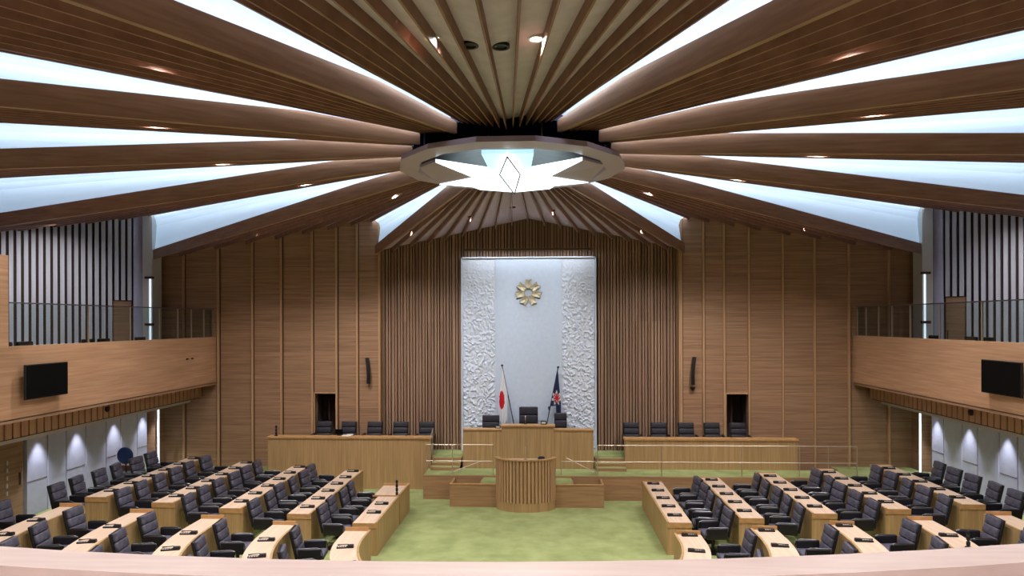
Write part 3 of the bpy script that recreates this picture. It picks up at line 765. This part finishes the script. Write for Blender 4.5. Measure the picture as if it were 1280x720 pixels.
def straight_desk(side, r, y0, y1, label):
    z = lev(r); t = thing('desk', label, 'desk', (side*(XR[r]), y0, z), 0, 'long member desks'); L_ = y1-y0
    def bx(nm, a, b, c, d, e, f, m, bev=0):
        bm = B(); box(bm, min(side*a, side*b), max(side*a, side*b), c, d, e, f, bev=bev); return obj(nm, bm, m, t)
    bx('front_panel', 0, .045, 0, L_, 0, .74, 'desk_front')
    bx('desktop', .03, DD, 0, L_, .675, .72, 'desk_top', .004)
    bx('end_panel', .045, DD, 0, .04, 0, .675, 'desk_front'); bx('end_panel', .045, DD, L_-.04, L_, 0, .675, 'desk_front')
    bx('end_lip', .0, DD, -.015, .0, .61, .725, 'desk_edge')
    if r > 0 and side < 0 or side > 0: bx('end_upstand', 0, DD, L_-.02, L_+.0, .72, .745, 'desk_edge')
    n_ = round(L_/.8)
    for k in range(1, n_): bx('divider', .3, .5, L_*k/n_-.012, L_*k/n_+.012, 0, .675, 'desk_front')
    bx('modesty_panel', .20, .225, .04, L_-.04, .3, .675, 'desk_edge')
    return t
def arc_desk(side, r, s0, s1, label):
    """bent desk: starts at Y=14.97, follows the horseshoe for s1 metres"""
    z = lev(r); rad = XR[r]; t = thing('desk', label, 'desk', (side*rad, 14.95, z), 0, 'bent member desks')
    o = Vector((side*rad, 14.95, z)); st = 14.95-YC
    def at_(s, off):
        R_ = rad+off
        if s <= st: return (side*R_, 14.95-s)
        a = (s-st)/rad; return (side*R_*math.cos(a), YC-R_*math.sin(a))
    def band(nm, o0, o1, z0, z1, m, sa=s0, sb=s1, n=22):
        bm = B(); ss = [sa+(sb-sa)*k/n for k in range(n+1)]
        for a, b in zip(ss, ss[1:]):
            P = [at_(a, o0), at_(b, o0), at_(b, o1), at_(a, o1)]
            hexa(bm, [(p[0]-o.x, p[1]-o.y, z0) for p in P]+[(p[0]-o.x, p[1]-o.y, z1) for p in P])
        bmesh.ops.remove_doubles(bm, verts=bm.verts, dist=.0005)
        return obj(nm, bm, m, t)
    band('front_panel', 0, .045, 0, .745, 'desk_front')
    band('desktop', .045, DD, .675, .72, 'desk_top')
    band('end_panel', .045, DD, 0, .675, 'desk_front', s0, s0+.04, 1); band('end_panel', .045, DD, 0, .675, 'desk_front', s1-.04, s1, 1)
    band('end_upstand', .045, DD, .72, .80, 'desk_edge', s0, s0+.03, 1)
    band('modesty_panel', .22, .245, .3, .675, 'desk_edge', s0+.04, s1-.04)
    return at_
for side, sn in ((-1, 'left'), (1, 'right')):
    for r in range(5):
        z = lev(r); yf = YFAR[side][r]; y0 = 15.5 if (side < 0 and r == 0) else YN
        straight_desk(side, r, y0, yf, '%s long oak desk of the far block on the %s of the hall' % (ROW[r], sn))
        nc = 5 if side > 0 else (4 if r == 0 else 6); step = .79
        for k in range(nc):
            yy = 16.03+step*k
            ca = random.uniform(-7, 7)
            if side < 0 and r == 4 and k == 3: ca = 12
            chair(side*(XR[r]+1.03+random.uniform(-.03, .05)), yy, z, R(90*side+ca),
                  'dark armchair, %s from near end, behind %s long desk, %s far block' % (ORD[k], ROW[r], sn), 'armchairs at the long desks')
        for k in range(nc if not (side < 0 and r == 0) else 2):
            yy = 16.33+.79*k
            if yy > yf-.1: continue
            console(side*(XR[r]+.27), yy, z+.72, R(0 if side < 0 else 180), 'black microphone console, %s from near end, on %s %s long desk' % (ORD[k], ROW[r], sn), 'microphone consoles on the long desks')
        at_ = arc_desk(side, r, 0, 3.5, '%s bent oak desk of the near block on the %s of the hall' % (ROW[r], sn))
        for k in range(3):
            s = .62+.93*k
            o_off = 1.05; p = at_(s, o_off); q = at_(s, 0); ang = math.atan2(q[1]-p[1], q[0]-p[0])-math.pi/2
            if k >= NEAR_N[side][r]+1: continue
            chair(p[0], p[1], z, ang+R(random.uniform(-6, 6)), 'dark armchair, %s from far end, behind %s bent desk, %s near block' % (ORD[k], ROW[r], sn), 'armchairs at the bent desks')
        for k in range(3):
            s = 1.1+.95*k; p = at_(s, .28); q = at_(s, 0); ang = math.atan2(q[1]-p[1], q[0]-p[0])
            console(p[0], p[1], z+.72, ang*1.0, 'black microphone console, %s from far end, on %s %s bent desk' % (ORD[k], ROW[r], sn), 'microphone consoles on the bent desks')
        if side > 0 and r < 3:
            console(side*(XR[r]+.30), 14.82, z+.72, R(180), 'black console against the far lip of the %s right bent desk' % ROW[r], 'consoles at the desk ends')
# short desk continuing the innermost left row
sd = thing('side_desk', 'short oak desk continuing the innermost left row, with a black post microphone', 'desk', (-3.2, 17.92, FLOOR))
bm = B(); box(bm, -.05, 0, .02, 1.3, 0, .76); obj('front_panel', bm, 'desk_front', sd)
bm = B(); box(bm, -.72, -.05, .02, 1.3, .66, .70); obj('desktop', bm, 'desk_top', sd)
bm = B(); box(bm, -.72, -.05, .02, .05, 0, .74); box(bm, -.72, -.05, 1.27, 1.3, 0, .76); obj('end_panel', bm, 'desk_edge', sd)
def post_mic(label, loc, h):
    t = thing('post_microphone', label, 'microphone', loc, 0, 'upright black post microphones')
    bm = B(); lathe(bm, [(.055, 0), (.055, .02), (.03, .03)], 14); obj('base', bm, 'black', t)
    bm = B()
    z = .03
    while z < h: lathe(bm, [(.02, z), (.034, z+.02), (.034, z+.075), (.02, z+.095)], 12); z += .1
    obj('column', bm, 'black', t)
post_mic('upright black post microphone on the short desk left of the podium', (-3.30, 18.0, FLOOR+.70), .38)
post_mic('upright black post microphone on the fourth right bent desk near the gallery edge', (XR[3]-.02-.0+.25, 13.15, lev(3)+.72), .32)
post_mic('upright black post microphone on the far left end of the left counter', (-7.95, 21.85, -3.58), .30)

# dais chairs
for i, x in enumerate((-6.61, -5.81, -4.96, -4.12, -3.27)):
    dais_chair(x, 22.16, -4.194, R(180), 'dark armchair, %s from the left behind the left counter' % ORD[i], 'armchairs behind the dais counters')
for i, x in enumerate((3.26, 4.12, 4.98, 5.79, 6.6)):
    dais_chair(x, 22.16, -4.194, R(180), 'dark armchair, %s from the left behind the right counter' % ORD[i], 'armchairs behind the dais counters')
cc_ = dais_chair(0, 22.17, -4.194, R(180), 'taller dark armchair in the middle behind the tall desk', 'armchairs behind the tall desk'); cc_.scale = (1.2, 1, 1.5)
cc_ = dais_chair(-1.21, 22.17, -4.194, R(180), 'dark armchair at the left wing of the tall desk', 'armchairs behind the tall desk'); cc_.scale = (1.1, 1, 1.22)
cc_ = dais_chair(1.02, 22.17, -4.194, R(180), 'dark armchair at the right wing of the tall desk, under the navy flag', 'armchairs behind the tall desk'); cc_.scale = (.8, 1, 1.3)
gooseneck('desk_microphone', 'slim pale microphone on the middle of the tall desk', (-.08, 21.75, -3.17), .22, 'steel', .05)
def smallbox(label, loc, sz, cat='box'):
    t = thing('desk_clock', label, cat, loc); a, b, c = sz
    box1('body', (-a, a, -b, b, 0, c), 'black', t, .008); box1('face', (-a*.7, a*.7, -b-.004, -b+.002, c*.25, c*.8), 'key', t); return t
smallbox('small black clock box on the right of the tall desk', (.48, 21.7, -3.17), (.09, .05, .11), 'clock')
smallbox('small black clock box on the left wing of the tall desk', (-.93, 21.75, -3.30), (.08, .04, .08), 'clock')
t = thing('desk_monitor', 'black monitor with papers beside it on the left counter', 'monitor', (-5.95, 21.95, -3.58))
box1('screen', (-.14, .1, -.01, .01, .04, .2), 'screen', t, .005); box1('foot', (-.08, .04, -.03, .05, 0, .04), 'black', t, .004)
t = thing('paper_stack', 'white papers lying on the left counter beside the monitor', 'papers', (-5.72, 21.9, -3.58))
box1('sheet', (-.12, .12, -.1, .1, 0, .02), 'paper', t); box1('sheet', (.0, .2, -.06, .12, .02, .03), 'paper', t)

# wall speakers
def wspk(x, label, sgn, zt, zb):
    t = thing('column_loudspeaker', label, 'loudspeaker', (x, 22.66, zb), 0, 'column loudspeakers on the wood panels'); h = zt-zb
    pts = [(-sgn*.0, -.10, 0), (-sgn*.015, -.13, h*.3), (-sgn*.0, -.13, h*.6), (sgn*.045, -.10, h)]
    bm = B()
    for a, b in zip(pts, pts[1:]):
        hexa(bm, [(a[0]-.05, a[1]-.05, a[2]), (a[0]+.05, a[1]-.05, a[2]), (a[0]+.05, a[1]+.05, a[2]), (a[0]-.05, a[1]+.05, a[2]),
                  (b[0]-.05, b[1]-.05, b[2]), (b[0]+.05, b[1]-.05, b[2]), (b[0]+.05, b[1]+.05, b[2]), (b[0]-.05, b[1]+.05, b[2])])
    obj('cabinet', bm, 'black', t); box1('bracket', (-.03, .03, -.1, .0, h*.4, h*.5), 'black', t)
    return t
wspk(-5.18, 'slim black curved column loudspeaker on the left wood panels', -1, -1.16, -2.0)
t = wspk(5.22, 'slim black curved column loudspeaker on the right wood panels above a small bracket', 1, -1.14, -2.02)
t = thing('wall_sensor', 'small black conical wall fitting under the right loudspeaker', 'wall fitting', (5.22, 22.6, -2.22))
bm = B(); lathe(bm, [(.03, 0), (.07, .08), (.09, .12)], 12); obj('cone', bm, 'black', t); box1('arm', (-.015, .015, 0, .1, .05, .08), 'black', t)

# screens on the balcony fronts
for s, y0, y1, sn in ((-1, 13.92, 15.2, 'left'), (1, 14.6, 15.9, 'right')):
    t = thing('television', 'black flat screen hanging on the %s balcony front' % sn, 'television', (s*10.25, (y0+y1)/2, -1.58))
    h = .72; w2 = (y1-y0)/2
    def bx(nm, a, b, *r, m='black', bev=0):
        bm = B(); box(bm, min(-s*a, -s*b), max(-s*a, -s*b), *r, bev=bev); return obj(nm, bm, m, t)
    bx('housing', .12, .17, -w2, w2, 0, h, bev=.01); bx('screen', .168, .174, -w2+.02, w2-.02, .02, h-.02, m='screen')
    bx('bracket', 0, .12, -.25, .25, .2, .5)
for s, y, sn in ((-1, 17.55, 'left'), (1, 17.3, 'right')):
    t = thing('camera_dome', 'small dark camera on the slatted band under the %s balcony' % sn, 'camera', (s*10.68, y, -2.2))
    bm = B(); lathe(bm, [(.03, -.08), (.055, -.04), (.06, .03), (.04, .05)], 12); obj('housing', bm, 'black', t)
    box1('arm', (min(0, s*.06), max(0, s*.06), -.02, .02, -.02, .02), 'black', t)
t = thing('wall_sensor', 'pair of tiny bronze fittings on the left balcony front near the far end', 'wall fitting', (-10.24, 20.9, -1.1))
for q, dy in enumerate((-.18, .12)):
    bm = B(); tube(bm, [(0, dy, 0), (.07, dy-.03, .01)], [.03, .02], 8); obj('nozzle', bm, 'gold_edge', t)

# blue round cushion and red-brown seat by the outermost left row
t = thing('round_backed_stool', 'chair with a round dark blue back among the outermost left armchairs', 'chair', (-11.35, 19.45, lev(4)))
bm = B(); lathe(bm, [(.01, -.03), (.19, -.03), (.24, 0), (.19, .04), (.01, .04)], 28)
bmesh.ops.transform(bm, matrix=Matrix.Translation((0, -.05, .98)) @ Matrix.Rotation(R(90), 4, 'X') @ Matrix.Rotation(0, 4, 'Z'), verts=bm.verts); obj('round_back', bm, 'blue_fabric', t, True)
box1('seat', (-.2, .2, -.2, .22, .42, .5), 'leather_black', t, .03); bm = B(); tube(bm, [(0, 0, 0), (0, 0, .43)], .04, 10); obj('pedestal', bm, 'black', t)
bm = B(); tube(bm, [(0, .0, .48), (0, -.01, .9)], .02, 8); obj('back_stem', bm, 'black', t); bm = B(); lathe(bm, [(.2, 0), (.2, .02), (.05, .04)], 20); obj('base', bm, 'black', t)
t = thing('leather_stool', 'low red-brown leather seat beside the blue round-backed chair', 'stool', (-11.7, 20.05, lev(4)))
box1('seat', (-.22, .22, -.2, .2, .3, .62), 'red_brown', t, .05); box1('plinth', (-.18, .18, -.16, .16, 0, .3), 'black', t)
t = thing('paper_box', 'small white box beside the far outermost left armchairs', 'box', (-11.75, 21.35, -4.72))
box1('body', (-.14, .14, -.12, .12, 0, .5), 'paper', t, .01); box1('lid', (-.15, .15, -.13, .13, .46, .53), 'paper', t, .01)

# ------------------------------------------------------------------ lift the hall so the main floor is z = 0
for o in list(S.objects):
    if o.parent is None: o.location.z += 5.2
